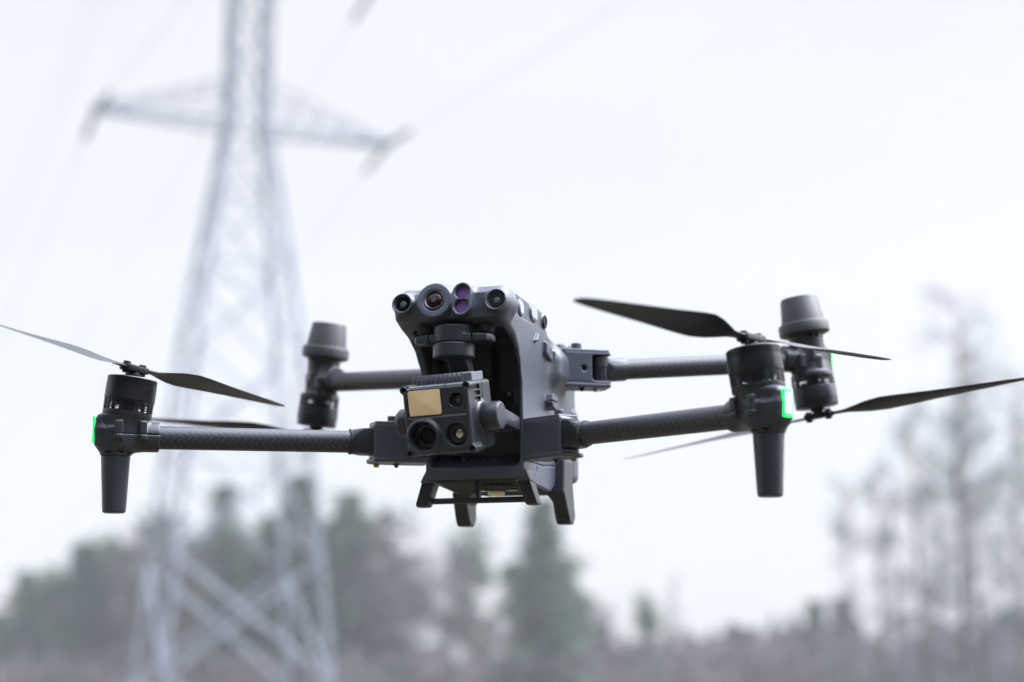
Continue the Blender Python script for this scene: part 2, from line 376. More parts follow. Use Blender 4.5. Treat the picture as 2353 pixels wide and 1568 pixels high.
for s in (False, True):
    for py, pz, pr in ((116, 112.6, 5.6), (152, 115, 5.4), (159.5, 114.2, 5.2)):
        disc('side_sensor_lens', (46.2, py, pz), (1, 0, 0), [(.1, 0), (pr, 0), (pr, 1.2), (pr - .4, 1.5), (.1, 1.5)], M['sensorglass'], sh, mirror=s)
    o = disc('side_sensor_lens', (46.2, 190.5, 112.8), (1, 0, 0), [(.1, 0), (6.0, 0), (6.0, 1.6), (5, 1.9), (4.6, 1.0), (.1, 1.0)], M['glass'], sh, mirror=s)
# belly lamp, belly discs, rear top dome and knobs
bl = disc('belly_lamp', (-3.5, 206, -37.6), (0, -0.1, -1), [(.1, 0), (8, 0), (7.4, 3.0), (6.6, 3.6), (5.8, 3.0), (4.6, 1.6), (.1, 1.6)], M['reflector'], drone)
lnk = boxm((-3.5, 205, -41.0), (2.6, 2.6, .9), .3); link('lamp_chip', *lnk, M['amber'], bl, smooth=False)
disc('belly_lens', (-12, 190, -36.6), (0, 0, -1), [(.1, 0), (7, 0), (7, 1.4), (6, 1.8), (.1, 1.2)], M['glass'], drone)
disc('belly_lens', (16, 190, -36.6), (0, 0, -1), [(.1, 0), (6, 0), (6, 1.4), (5, 1.8), (.1, 1.2)], M['glass'], drone)
for i in range(7):
    link('louvre', *boxm((-6 + i * 5, 160, -36.0), (1.1, 9, .8), .2), M['belly'], sh, smooth=False)
link('belly_plate', *hull([(-41, 130.5, -31), (41, 130.5, -31), (-41, 217, -36), (41, 217, -36), (-40, 131, -33.4), (40, 131, -33.4), (-40, 164, -35.8), (40, 164, -35.8), (-40, 217, -38.9), (40, 217, -38.9)], .3), M['belly'], drone, sharp=30)
link('belly_tray', *hull([(-34, 225, -30), (34, 225, -30), (-34, 275, -17), (34, 275, -17), (-31, 232, -38.5), (31, 232, -38.5), (-31, 272, -37), (31, 272, -37)], 2), M['belly'], drone, sharp=30)
for s in (False, True):
    disc('top_dome', (44, 262, 88), (0, 0, 1), [(.1, 0), (9, 0), (8.4, 11), (7.2, 14), (5, 15.2), (.1, 15.6)], M['shell'], sh, mirror=s, sharp=40)

# front skid and rear legs
for s in (False, True):
    f1 = hull([(37, 131.5, -31), (48, 131.5, -31), (48, 150, -31), (37, 150, -31), (43.8, 133, -53.5), (55.2, 133, -53.5), (55.2, 147, -53.5), (43.8, 147, -53.5), (45, 136, -55.5), (54.6, 136, -55.5), (54.6, 145, -55.5), (45, 145, -55.5)], 1.2)
    link('skid_foot', *f1, M['black'], drone, mirror=s, sharp=35)
    link('skid_bracket', *hull([(36, 130.6, -24), (44.8, 130.6, -24), (44.8, 156, -24), (36, 156, -24), (36, 130.4, -34.5), (50.2, 130.4, -34.5), (50.2, 153, -36), (36, 153, -36)], 1), M['shell'], drone, mirror=s, sharp=35)
    def leg(x, y, z):
        d2 = poly2(y, z, [(236, -6), (229, -38), (243, -61), (248, -66.5), (260, -66.5), (268, -59), (262, -6)]) 
        xin = 41.0 - np.clip((-z - 20) / 20, 0, 1) * 0 - 8 * np.clip(1 - abs(z + 34) / 12, 0, 1)
        xo = 53.8 - np.clip((z + 40) / 40, 0, 1) * 1.5 + 1.0 * np.clip((-z - 40) / 20, 0, 1)
        return extr(d2 + 0.8, np.maximum(xin - x, x - xo), 2.2)
    sdf('rear_leg', leg, (32, 224, -68), (57, 282, -4), M['black'], drone, h=0.9, mirror=s)
bar = move(lathe([(.2, -42), (2.6, -42), (2.6, 42), (.2, 42)], 20), axisframe((0, 140, -50.2), (1, 0, 0)))
link('skid_bar', *bar, M['black'], drone, sharp=40)
link('skid_strut', *hull([(-2.2, 138, -32), (2.2, 138, -32), (2.2, 143, -32), (-2.2, 143, -32), (-1.8, 138, -49), (1.8, 138, -49), (1.8, 142, -49), (-1.8, 142, -49)], .5), M['black'], drone, sharp=35)

# gimbal mount
def gm(x, y, z):
    yy = y - 73
    d = cyl(x, yy, z, 17.4, 77.3, 91.5, 1.0)
    ears = extr(poly2(x, yy, [(-34, -3), (-31, -9), (-12, -13), (12, -13), (31, -9), (35, -3), (35, 5), (28, 12), (-28, 12), (-34, 5)]), abs(z - 80.5) - 3.6 + np.maximum(abs(x) - 22, 0) * .05, 1.5)
    d = smin(d, ears, 1.0)
    d = np.maximum(d, -box(abs(x), yy, z, (18.8, -11, 86), (.6, 6, 12), .3))
    return d
gmo = sdf('gimbal_mount', gm, (-37, 56, 74), (37, 92, 94), M['mount'], drone, h=0.9)
for sx in (-26, 28):
    V = lathe([(.2, 0), (4, 0), (5, 1.5), (7, 4), (7.3, 6.5), (6.6, 9), (5, 11), (5, 13), (.2, 13)], 28); link('damper_ball', *V, M['rubber'], gmo, xf=Matrix.Translation((sx, 75, 83.5)), sharp=60)
def garm(x, y, z):
    d = cyl(x, y - 73, z, 17.8, 64.5, 76.5, 1.0)
    # neck that drops back to the roll motor
    n = extr(poly2(y, z, [(70, 66), (88, 66), (104, 46), (106, 8), (94, 8), (92, 42)]), abs(x - 2) - 9, 2)
    d = smin(d, n, 2)
    d = np.minimum(d, cyl(x + 1, z - 10, y, 13, 92, 108, 1.5))
    return d
g2 = sdf('gimbal_arm', garm, (-20, 54, -4), (20, 110, 78), M['mount'], drone, h=0.9)

# gimbal camera (own frame: x right, y back, z up, origin at its centre)
GC = Matrix.Translation((-1.7, 65, 14.2)) @ Matrix.Rotation(R(-5), 4, 'Z') @ Matrix.Rotation(R(-1.8), 4, 'Y') @ Matrix.Rotation(R(11), 4, 'X')
def gcam(x, y, z):
    d = box(x, y, z, (0.6, -1, 0), (29.4, 26, 28.8), 3.2)
    # flared waist towards the back
    d = smax(d, -(36 - 0) + abs(x) + np.maximum(abs(z) - 20, 0) * .6, 1.5)
    d = smax(d, (z - 27.5) * .87 + (-y - 22.0) * .5, 1.0); d = smax(d, (abs(z) - 24.5) * .5 + (y - 24.5) * .87, 1.5)
    d = smax(d, -box(x, y, z, (1.0, -27.5, 14.2), (26.4, 2.0, 11.9), 1.5), .6)       # upper recess panel
    bz = cone(x + 12.2, z + 13.2, y, [(-31.0, 13.4), (-29.6, 14.8), (-18, 15.8)], .8); d = smin(d, bz, 2.0)
    d = np.maximum(d, -cone(x + 12.2, z + 13.2, y, [(-33, 12.6), (-29.5, 12.0), (-26, 10.9), (-19, 10.6)], .3))
    d = np.maximum(d, -cone(x - 16.2, z + 13.6, y, [(-29, 10.3), (-26.5, 9.6), (-19, 8.4)], .3))
    d = np.maximum(d, -cone(x - 18.6, z - 14.4, y, [(-28, 7.0), (-25.2, 6.2), (-19, 5.4)], .3))
    d = np.maximum(d, -box(x, y, z, (-9.6, -25.5, 14.4), (15.2, 1.2, 11.2), 1))
    for cx, cz in ((-27.6, 26.0), (28.4, 26.0), (-27.0, -26.2), (28.4, -26.0)):
        q = np.sqrt((x - cx) ** 2 + (z - cz) ** 2)
        d = smin(d, np.maximum(q - 3.4, abs(y + 18) - 8), 1.2); d = np.maximum(d, -np.maximum(q - 2.0, y + 18))
    for k in (-1, 0, 1): d = np.maximum(d, -box(abs(x - .6), y, z, (29.6, -6, 18.0 + k * 5.2), (2.6, 6.2, 2.0), .3))
    d = np.maximum(d, -np.maximum(abs(y - 5) - .3, -(np.maximum(abs(x), abs(z)) - 27.9)))
    d = smin(d, cyl(z + 2, y - 1, abs(x), 13.0, 20, 31.5, 1.0), 3)
    return d
def GL(o): o.matrix_local = Matrix.Diagonal((1, 1, 1, 1)); return o
gco = sdf('gimbal_camera', gcam, (-34, -34, -31), (34, 28, 31), M['camshell'], drone, h=0.75, xf=GC)
def gd(name, c, d, prof, m, par=gco, seg=36):
    V, F = lathe(prof, seg); return link(name, V, F, m, par, xf=GC @ axisframe(c, d), sharp=35)
FR = (0, -1, 0)
GWc = (-9.6, 14.5); gw = hull([(GWc[0] + sx * a, -24.6, GWc[1] + sz * b) for sx in (-1, 1) for sz in (-1, 1) for a, b in ((14.3, 9.2), (13.1, 10.4))] + [(GWc[0] + sx * a, -25.9, GWc[1] + sz * b) for sx in (-1, 1) for sz in (-1, 1) for a, b in ((14.3, 9.2), (13.1, 10.4))] + [(GWc[0] + 2, -27.0, GWc[1] - 1)], 0)
link('rangefinder_window', *gw, M['gold'], gco, xf=GC, smooth=False)
zl = gd('zoom_lens', (-12.2, -18.5, -13.2), FR, [(.1, -.5), (10.0, -.5), (10.0, 4.0), (9.4, 4.4), (8.6, 4.4), (8.2, 1.5), (7.2, 1.5), (7.0, .4), (.1, .4)], M['black'])
gd('lens_glass', (-12.2, -18.6, -13.2), FR, [(6.8 * math.cos(a), 1.0 + 1.5 * math.sin(a)) for a in np.linspace(0, 1.56, 8)], M['glass'], zl)
tl = gd('thermal_lens', (16.2, -19, -13.6), FR, [(.1, 0), (7.9, 0), (7.9, 2.6), (7.2, 3.0), (5.6, 2.6), (5.2, 1.2), (.1, 1.2)], M['black'])
gd('lens_glass', (16.2, -18.6, -13.6), FR, [(4.9 * math.cos(a), 1.0 + 2.6 * math.sin(a)) for a in np.linspace(0, 1.56, 10)], M['thermal'], tl)
wl = gd('wide_lens', (18.6, -19, 14.4), FR, [(.1, 0), (5.1, 0), (5.1, 3.0), (4.4, 3.3), (3.2, 2.0), (3.0, .8), (.1, .8)], M['black'])
gd('lens_element', (18.6, -18.8, 14.4), FR, [(2.6, .5), (2.6, 1.6), (2.1, 1.8), (1.4, 1.2), (.1, 1.5)], M['lensdot'], wl, seg=24)
# heat-sink fins on top and bottom
fins = join(*[boxm((-25 + i * 4.05, 2.5, 32.0), (.7, 13.5, 4.0), 0) for i in range(12)] + [boxm((0, 13, 31), (26, .8, 3.2), 0), boxm((0, 2.5, 28.4), (26.4, 11, .8), 0), boxm((23.8, 2.5, 31.8), (4.2, 12.5, 3.8), .6)])
link('heat_sink', *fins, M['fin'], gco, xf=GC, smooth=False)
fins = join(*[boxm((-25 + i * 4.05, 2.5, -29.4), (.55, 10.5, 2.0), 0) for i in range(13)])
link('heat_sink', *fins, M['black'], gco, xf=GC, smooth=False)
for sx, nm in ((1, False), (-1, True)):
    h0 = gd('pivot_motor', (sx * 31, 1, -2), (sx, 0, 0), [(.1, 0), (11.6, 0), (11.8, .8), (11.8, 14.5), (11.3, 15.3), (.1, 15.5)] if sx > 0 else [(.1, 0), (11.6, 0), (11.8, .8), (11.8, 5), (11.2, 5.2), (11.2, 6), (11.8, 6.2), (11.8, 12), (9.5, 15.2), (.1, 15.5)], M['mount'], gco, seg=48)
    # yoke arm from the pivot back behind the housing
    V = hull([(sx * 42, 4, -9.5), (sx * 42, 4, 5.5), (sx * 46.8, 4, -8.5), (sx * 46.8, 4, 4.5), (sx * 34, 70, -22), (sx * 34, 70, -9), (sx * 37, 70, -21.5), (sx * 37, 70, -9.5), (sx * 29, 74, -20), (sx * 29, 74, -10)], 1)
    ya = link('yoke_arm', *V, M['mount'], gco, xf=GC, sharp=35)
    if sx > 0:
        V, F = lathe([(.1, 0), (10.6, 0), (10.6, 1.2), (10.1, 1.6), (.1, 1.6)], 48); link('pivot_cover', V, F, M['mount'], gco, xf=GC @ axisframe((sx * 45.2, 1, -2), (sx, 0, 0)), sharp=35)
link('yoke_bridge', *hull([(-33, 66, -20), (33, 66, -20), (-33, 66, -11), (33, 66, -11), (-31, 73, -20), (31, 73, -20), (-31, 73, -11), (31, 73, -11)], 1.2), M['mount'], gco, xf=GC, sharp=35)
# small printed warning on the sloping top edge of the housing
def text(name, body_, size, xf, m, parent):
    cu = bpy.data.curves.new(name, 'FONT'); cu.body = body_; cu.size = size; cu.align_x = 'LEFT'; cu.extrude = 0.03
    o = bpy.data.objects.new(name, cu); COL.objects.link(o)
    dg = bpy.context.evaluated_depsgraph_get(); me = bpy.data.meshes.new_from_object(o.evaluated_get(dg))
    bpy.data.objects.remove(o)
    V = [tuple(v.co) for v in me.vertices]; F = [tuple(p.vertices) for p in me.polygons]
    return link(name, V, F, m, parent, xf=xf, smooth=False)
TX = GC @ Matrix.Translation((-23, -23.3, 27.6)) @ Matrix.Rotation(R(30), 4, 'X')
text('warning_print', '请勿将红外镜头对准太阳等强热源使用，以免损坏红外探测器', 1.8, TX, M['print'], gco)
link('warning_mark', *boxm((-21.5, -17.0, 29.3), (1.8, 1.0, .12), 0), M['amber'], gco, xf=GC, smooth=False)

# ---- arms
def tube(name, p0, p1, r0, r1, m, parent, mirror):
    p0 = Vector(p0); p1 = Vector(p1); L = (p1 - p0).length; seg = 48; n = 2
    V, F, U = [], [], []
    for j in range(n):
        for i in range(seg):
            a = 2 * math.pi * i / seg; r = r0 + (r1 - r0) * j; V.append((r * math.cos(a), r * math.sin(a), L * j))
    cell = 1.5; nv = round(2 * math.pi * r0 / cell / 4) * 4
    for i in range(seg):
        k = (i + 1) % seg; F.append((i, k, seg + k, seg + i)); U.append(((0, nv * i / seg), (0, nv * (i + 1) / seg), (L / cell, nv * (i + 1) / seg), (L / cell, nv * i / seg)))
    return link(name, V, F, m, parent, xf=axisframe(p0, p1 - p0), mirror=mirror, uvs=U)
def blade_mesh(rot, up):
    # one folding blade along +X, leading edge side set by rot, metres later
    st = [(9, 9, 5, 4.5), (16, 9.5, 5.5, 4), (24, 10, 12, 3.6), (34, 15, 20, 3.0), (48, 22, 24, 2.6), (64, 28, 22, 2.4), (80, 28.5, 19, 2.2), (110, 25, 15, 2.0), (145, 20.5, 12, 1.7), (180, 15.5, 9.5, 1.4), (200, 11, 8, 1.1), (209, 8, 7, .9), (212.5, 3, 7, .7)]
    V, F = [], []; n = 16
    for r, c, tw, th in st:
        off = (c - 10) * 0.12 if r > 20 else 0
        for i in range(n):
            a = 2 * math.pi * i / n
            yy = math.cos(a) * c / 2 + off; zz = math.sin(a) * th / 2 * (0.55 + 0.45 * math.cos(a)) + 0.04 * c * (1 - math.cos(a) ** 2)
            t = R(tw) * rot
            V.append((r, yy * math.cos(t) * 1 - zz * math.sin(t), yy * math.sin(t) + zz * math.cos(t) + r * 0.02 * up))
    m = len(st)
    for j in range(m - 1):
        for i in range(n):
            k = (i + 1) % n; F.append((j * n + i, j * n + k, (j + 1) * n + k, (j + 1) * n + i))
    F.append(tuple(range(n))[::-1]); F.append(tuple(range((m - 1) * n, m * n)))
    bm = bmesh.new(); vs = [bm.verts.new(v) for v in V]
    for f in F: bm.faces.new([vs[i] for i in f])
    return bmout(bm)

def motor(parent, xf, mirror, inv):
    # frame: z along shaft away from the arm, origin on the arm axis
    base = lathe([(.2, 17), (20.3, 17), (20.6, 18), (20.6, 21.2), (18.5, 21.5), (.2, 21.5)], 64)
    mo = link('motor', *base, M['black'], parent, xf=xf, mirror=mirror, sharp=30)
    g = []
    for k in range(4):
        z0 = 22.9 + k * 1.9; v = lathe([(20.9, z0), (20.9, z0 + .5), (19.0, z0 + .5), (19.0, z0), (20.9, z0)], 64, cap=False); g.append(v)
    for i in range(9):
        a = 2 * math.pi * (i + .3) / 9
        g.append(move(boxm((19.2, 0, 25.7), (1.0, 1.3, 4.6), 0), Matrix.Rotation(a, 4, 'Z')))
    link('vent_grille', *join(*g), M['black'], mo, xf=xf, mirror=mirror, sharp=30)
    st = join(lathe([(.2, 21), (6, 21), (6, 31), (.2, 31)], 24), *[move(boxm((9.5, 0, 28.3), (3.2, .9, 1.9), .4), Matrix.Rotation(2 * math.pi * i / 12, 4, 'Z')) for i in range(12)])
    link('stator', *st, M['mount'], mo, xf=xf, mirror=mirror, smooth=False)
    prof = [(.2, 30), (20.4, 30), (20.9, 30.5)]
    prof += [(21.1, 31.2), (21.1, 43.2)]
    z = 43.2
    for k in range(4): prof += [(20.2, z + .1), (20.2, z + .7), (20.9, z + .8), (20.9, z + 1.5)]; z += 1.5
    prof += [(20.3, 49.9), (16, 50.6), (.2, 50.8)]
    link('motor_bell', *lathe(prof, 72), M['bell'], mo, xf=xf, mirror=mirror, sharp=25)
    return mo
def propeller(parent, xf, phis, rot, mirror, inv):
    hub = join(lathe([(.2, 50), (7.2, 50), (6.8, 53.5), (5, 54), (4.5, 56.5), (.2, 56.5)], 32), )
    z0 = 58.5
    hb = hull([(-13, -5.5, z0 - 3), (13, -5.5, z0 - 3), (-13, 5.5, z0 - 3), (13, 5.5, z0 - 3), (-13, -5.5, z0 + 2.5), (13, -5.5, z0 + 2.5), (-13, 5.5, z0 + 2.5), (13, 5.5, z0 + 2.5), (-16, 0, z0 - 2), (16, 0, z0 - 2), (-16, 0, z0 + 2), (16, 0, z0 + 2)], 1.2)
    A = math.atan2(math.sin(phis[0]), math.cos(phis[0]))
    hb = move(hb, Matrix.Rotation(A, 4, 'Z'))
    pins = [move(lathe([(.2, z0 - 5), (3.2, z0 - 5), (3.2, z0 + 4.2), (2.6, z0 + 4.8), (.2, z0 + 4.8)], 20), Matrix.Rotation(A, 4, 'Z') @ Matrix.Translation((s * 10, 0, 0))) for s in (-1, 1)]
    po = link('propeller', *join(hub, hb, *pins), M['prop'], parent, xf=xf, mirror=mirror, sharp=35)
    for ph in phis:
        V = move(blade_mesh(rot, 1), Matrix.Rotation(ph, 4, 'Z') @ Matrix.Translation((4, 0, z0)))
        link('blade', *V, M['prop'], po, xf=xf, mirror=mirror, sharp=50)
    return po

def front_mount(u, w, t):
    # frame: u outward along the arm, w to the back, t up
    d = cone(u + 4.5 + t * .12, w + t * .03, t, [(-10, 15.5), (0, 16.5), (8, 17.3), (14, 19.2), (18.2, 20.2)], 1.5)
    lg = cone(u - 1.5, w, t, [(-16.5, 12.5), (-8, 14.5), (6, 17)], 1.0)
    d = smin(d, lg, 6)
    d = smin(d, cyl(w, t - .3, u, 12.8, -34, 0, 1.0), 5)
    d = smin(d, box(u, w, t, (13.5, 0, 4.8), (5.5, 8.8, 12.5), 3.5), 8)
    for lu in (0.5, -19.5):
        d = smin(d, box(u, w, t, (lu, -14.2 - (lu > 0) * 3.2, 4.5), (3.2, 3.2, 7.8), 1.4), .8)
        d = smin(d, box(u, w, t, (lu, -13.6 - (lu > 0) * 3.2, -.8), (3.7, 2.6, 4), 1.0), .6)
        d = np.maximum(d, -box(u, w, t, (lu, -17 - (lu > 0) * 3, -5.4), (2.4, 2.4, 1.8), .3))
    # parting line
    seam = np.where(u < 6, abs(t - 1.0) - .28, abs(t - 1.0 - (u - 6) * 1.35) - .45)
    d = np.maximum(d, -np.maximum(seam, -d - .9) - np.where(d > -1.5, 0, 5))
    for a in (-9, -1, 8): d = np.maximum(d, -box(u, w, t, (a, -12, -13.8), (2.2, 6, .9), .4))
    return d
def rear_mount(u, w, t):
    d = cone(u + 2 + t * .12, w - t * .05, t, [(-16.5, 19.6), (-10, 17.2), (0, 15.6), (12, 16.3), (26, 17.4)], 1.5)
    d = smin(d, cyl(w, t - .3 - (u + 18) * .0, u, 12.8, -32, 0, 1.0), 6)
    d = smin(d, box(u, w, t, (14.5, 0, 0), (5.5, 8.2, 12), 3.5), 8)
    for lu in (0, -18): 
        for sw in (-1, 1): d = smin(d, box(u, w, t, (lu, sw * 14.4, -3), (3.2, 3.2, 6.5), 1.4), .8)
    d = smin(d, cyl(u + 6, w + 14, t, 3.4, -2, 9, 1), 1.5)
    for a in (-10, -2, 6): d = np.maximum(d, -box(u, w, t, (a, -16, 23), (1.8, 4, 1.6), .4))
    return d
FM = nets(front_mount, (-36, -22, -18), (22, 22, 20), 0.9)
RMm = nets(rear_mount, (-34, -22, -18), (24, 22, 28), 0.9)
def bracket(open_):
    def f(u, w, t):
        # box from the body to the hinge, t relative to tube axis height
        d = box(u, w, t, (-240, 0, 1.5), (24, 12, 15.2), 2.4)
        pl_ = extr(poly2(u, w, [(-268, -12), (-217, -12), (-214, 10), (-217, 16), (-240, 20), (-268, 20)]), abs(t + 15.2) - 1.9, .8)
        d = smin(d, pl_, .5)
        tp = extr(poly2(u, w, [(-268, -11.6), (-218, -11.6), (-216, 8), (-222, 14), (-268, 18)]), abs(t - 17.0) - 1.4, .7)
        d = smin(d, tp, .5)
        if open_:
            d = np.maximum(d, -box(u, w, t, (-224, -6, 1.0), (11.6, 15, 12.2), 3.0))
            d = np.maximum(d, -cyl(u + 243.5, t - .5, w, 3.0, -16, -6, .2))
        else:
            d = np.maximum(d, -box(u, w, t, (-212, 2, 1.0), (8, 12, 12.0), 2.0))
            d = np.maximum(d, -np.maximum(abs(t - 14.4) - .22, -d - .5) - np.where(d > -1, 0, 5))
        return d
    return f
BF = nets(bracket(False), (-268, -14, -18), (-212, 22, 20), 0.9)
BR = nets(bracket(True), (-268, -14, -18), (-212, 22, 20), 0.9)

def nrm(v): return Vector(v).normalized()
A_F = nrm((.848, -.53, 0)); B_F = nrm((.53, .848, 0))
A_R = nrm((.811, .585, 0)); B_R = nrm((-.585, .811, 0))     # outward / to the back
Z = Vector((0, 0, 1))
for s in (False, True):
    side = -1 if s else 1
    # ---------- front arm
    J = Vector((273, 0, 0)); FRM = frame(J, A_F, B_F, Z)
    br = link('arm_bracket', *BF, M['shell'], drone, xf=FRM, mirror=s)
    kb = lathe([(.1, 0), (5.8, 0), (5.8, .9), (4.3, 1.3), (4.2, 6.2), (3.7, 6.8), (.1, 6.9)], 28)
    link('hinge_knob', *kb, M['shell'], br, xf=FRM @ Matrix.Translation((-236, 6, 18.0)), mirror=s, sharp=35)
    link('hinge_screw', *lathe([(.1, -3), (2.4, -3), (2.4, -1.4), (3.1, -1.2), (3.1, 0), (.1, 0)], 16), M['brass'], br, xf=FRM @ Matrix.Translation((-223, 11, -17)), mirror=s, sharp=35)
    link('hinge_screw', *lathe([(.1, -3.4), (1.8, -3.4), (1.8, -1.6), (3.2, -1.2), (3.4, 0), (.1, 0)], 16), M['black'], br, xf=FRM @ Matrix.Translation((-240, 6, -17)), mirror=s, sharp=35)
    slv = hull([(-230, -10, -10.5), (-230, 12, -10.5), (-230, -10, 12.2), (-230, 12, 12.2), (-208, -10, -10), (-208, 12, -10), (-208, -10, 12), (-208, 12, 12)] + [(-198, .6 + 10.6 * math.cos(a), .8 + 10.6 * math.sin(a)) for a in np.linspace(0, 2 * math.pi, 24, endpoint=False)], .6)
    ar = tube('arm_tube', FRM @ Vector((-200, 0.6, 0.8)), FRM @ Vector((-14, 0, 0)), 9.6, 9.9, M['carbon'], drone, s)
    link('arm_sleeve', *slv, M['black'], ar, xf=FRM, mirror=s, sharp=40)
    link('clamp_ring', *lathe([(9.4, -.2), (11.0, -.2), (11.2, .3), (11.2, 1.3), (10.6, 1.8), (9.4, 1.8), (9.4, -.2)], 48, cap=False), M['rubber'], ar, xf=FRM @ axisframe((-198.4, .6, .8), (1, 0, 0)), mirror=s, sharp=40)
    mt = link('motor_mount', *FM, M['mount'], drone, xf=FRM, mirror=s)
    up = (Z - A_F * math.tan(R(7)) - B_F * math.tan(R(2))).normalized()
    xa = (A_F - up * A_F.dot(up)).normalized(); MF = frame(J - A_F * 4.5, xa, up.cross(xa), up)
    motor(drone, MF, s, False)
    # angle of the blade in drone axes -> angle in the motor frame (mirrored for the other side)
    want = R(78) if s else R(246)
    if s: want = math.pi - want
    ph = want - math.atan2(xa.y, xa.x)
    propeller(drone, MF, (ph, ph + math.pi), 1, s, False)
    # tapered landing leg with a cap
    lg = lathe([(.2, -64), (8.2, -64), (9.6, -63), (9.9, -60.6), (9.6, -60.3), (9.9, -60.0), (12.1, -17.2), (11.6, -16.6), (.2, -16.6)], 40)
    lo = link('landing_leg', *lg, M['mount'], mt, xf=FRM @ Matrix.Translation((1.5, 0, 0)), mirror=s, sharp=30)
    lamp = link('status_lamp', *boxm((20.3, 0, 5.6), (1.3, 4.8, 10.8), 1.1), M['green'], mt, xf=FRM, mirror=s, sharp=40)
    link('lamp_core', *boxm((21.6, 0, 5.4), (.3, 2.9, 7.4), .25), M['greencore'], lamp, xf=FRM, mirror=s, smooth=False)
    if not s:
        # blurred grey print running down the outer side of the leg: two broken rows of tiny characters
        g = []; rr = random.Random(3)
        def gl(u0, z0, w_, h_):
            a = u0; rad = 12.1 - (-17.2 - z0) * .0514 + .08
            for q in range(3):
                aa = a + w_ * (q - 1) / 3.2; c, sn = math.cos(aa), math.sin(aa)
                if rr.random() < .85:
                    p = Vector((rad * c, rad * sn, z0)); tt = Vector((-sn, c, 0)); n_ = Vector((c, sn, 0))
                    hh = h_ * rr.uniform(.35, .9) / 2; ww = .22
                    vs = [p - tt * ww - Z * hh, p + tt * ww - Z * hh, p + tt * ww + Z * hh, p - tt * ww + Z * hh]
                    g.append(([tuple(v) for v in vs], [(0, 1, 2, 3)]))
            if rr.random() < .8:
                p0 = []
                for aa in (a - w_ / 3, a + w_ / 3):
                    for zz in (z0 - .12, z0 + .12): p0.append((rad * math.cos(aa), rad * math.sin(aa), zz))
                g.append((p0, [(0, 2, 3, 1)]))
        z0 = -20.5
        while z0 > -54:
            if not (-29.5 < z0 < -28): 
                if z0 > -39: gl(R(20), z0, .22, 1.1)
                elif z0 < -42 : gl(R(23), z0, .13, 1.0)
            gl(R(31), z0, .1, .9)
            z0 -= 1.25
        link('leg_print', *join(*g), M['print'], lo, xf=FRM @ Matrix.Translation((1.5, 0, 0)), mirror=s, smooth=False)
    # ---------- rear arm
    J2 = Vector((258, 406, 98.7)); rise = R(5.1)
    RF = frame(J2, A_R, B_R, Z)
    RB = RF @ Matrix.Translation((0, 0, -20.3))
    b2 = link('arm_bracket', *BR, M['shell'], drone, xf=RB, mirror=s)
    link('hinge_knob', *kb, M['shell'], b2, xf=RB @ Matrix.Translation((-245, 4, 18.0)) @ Matrix.Diagonal((1.2, 1.2, 1.15, 1)), mirror=s, sharp=35)
    link('hinge_screw', *lathe([(.1, -3.4), (1.8, -3.4), (1.8, -1.6), (3.2, -1.2), (3.4, 0), (.1, 0)], 16), M['black'], b2, xf=RB @ Matrix.Translation((-243, -4, -17)), mirror=s, sharp=35)
    link('hinge_screw', *lathe([(.1, -3), (2.4, -3), (2.4, -1.4), (3.1, -1.2), (3.1, 0), (.1, 0)], 16), M['metal'], b2, xf=RB @ Matrix.Translation((-228, -2, -17)), mirror=s, sharp=35)
    hp = join(lathe([(.2, -11), (6.2, -11), (6.2, 2), (7.6, 2), (7.6, 11), (.2, 11)], 28), *[move(boxm((6.2, 0, -4.5), (.9, .7, 6.4), .2), Matrix.Rotation(k * math.pi / 5, 4, 'Z')) for k in range(10)])
    link('hinge_barrel', *hp, M['mount'], b2, xf=RB @ Matrix.Translation((-224, -3.5, 1.0)), mirror=s, sharp=35)
    ARM = RF @ Matrix.Rotation(-rise, 4, 'Y')
    at_ = tube('arm_tube', ARM @ Vector((-200, 0, 0)), ARM @ Vector((-14, 0, 0)), 9.6, 9.9, M['carbon'], drone, s)
    slv = hull([(-222, -8, -9), (-222, 8, -9), (-222, -8, 9), (-222, 8, 9)] + [(uu, r_ * math.cos(a), r_ * math.sin(a)) for uu, r_ in ((-214, 11), (-199, 11)) for a in np.linspace(0, 2 * math.pi, 24, endpoint=False)], .6)
    link('arm_sleeve', *slv, M['mount'], at_, xf=ARM, mirror=s, sharp=40)
    m2 = link('motor_mount', *RMm, M['mount'], drone, xf=RF, mirror=s)
    cback = B_R
    up = (Z - A_R * math.tan(R(7.1)) + cback * math.tan(R(3.4))).normalized()
    xa = (A_R - up * A_R.dot(up)).normalized(); ya = up.cross(xa)
    AF = frame(J2 - A_R * 2, xa, ya, up)
    ant = link('antenna', *lathe([(.2, 24), (18.4, 24), (24.0, 26), (24.6, 26.8), (24.6, 35.2), (23.8, 36.6), (21.6, 37.6), (20.8, 39.5), (18.2, 61.2), (17.2, 62.6), (.2, 63.2)], 72), M['antenna'], drone, xf=AF, mirror=s, sharp=30)
    MD = frame(J2 - A_R * 2, xa, -ya, -up) @ Matrix.Translation((0, 0, -3.5))
    motor(drone, MD, s, True)
    want = R(182) if s else R(-14)
    if s: want = math.pi - want
    ph = -(want - math.atan2(xa.y, xa.x))
    propeller(drone, MD, (ph, ph + math.pi), -1 if True else 1, s, True)
    lamp = link('status_lamp', *boxm((20.9, 0, 1.5), (1.0, 4.2, 10.0), .9), M['green'], m2, xf=RF, mirror=s, sharp=40)

# ------------------------------------------------------------------ background
exec_bg = True
def pdir(px, py):
    v = Matrix.Rotation(R(PITCH), 3, 'X') @ Vector(((px - 1176.5) / 4184, 1, -(py - 784) / 4184)); return v
def top_at(px, py, dist):
    d = pdir(px, py); k = dist / d.y; return d.x * k, dist, 1.6 + d.z * k

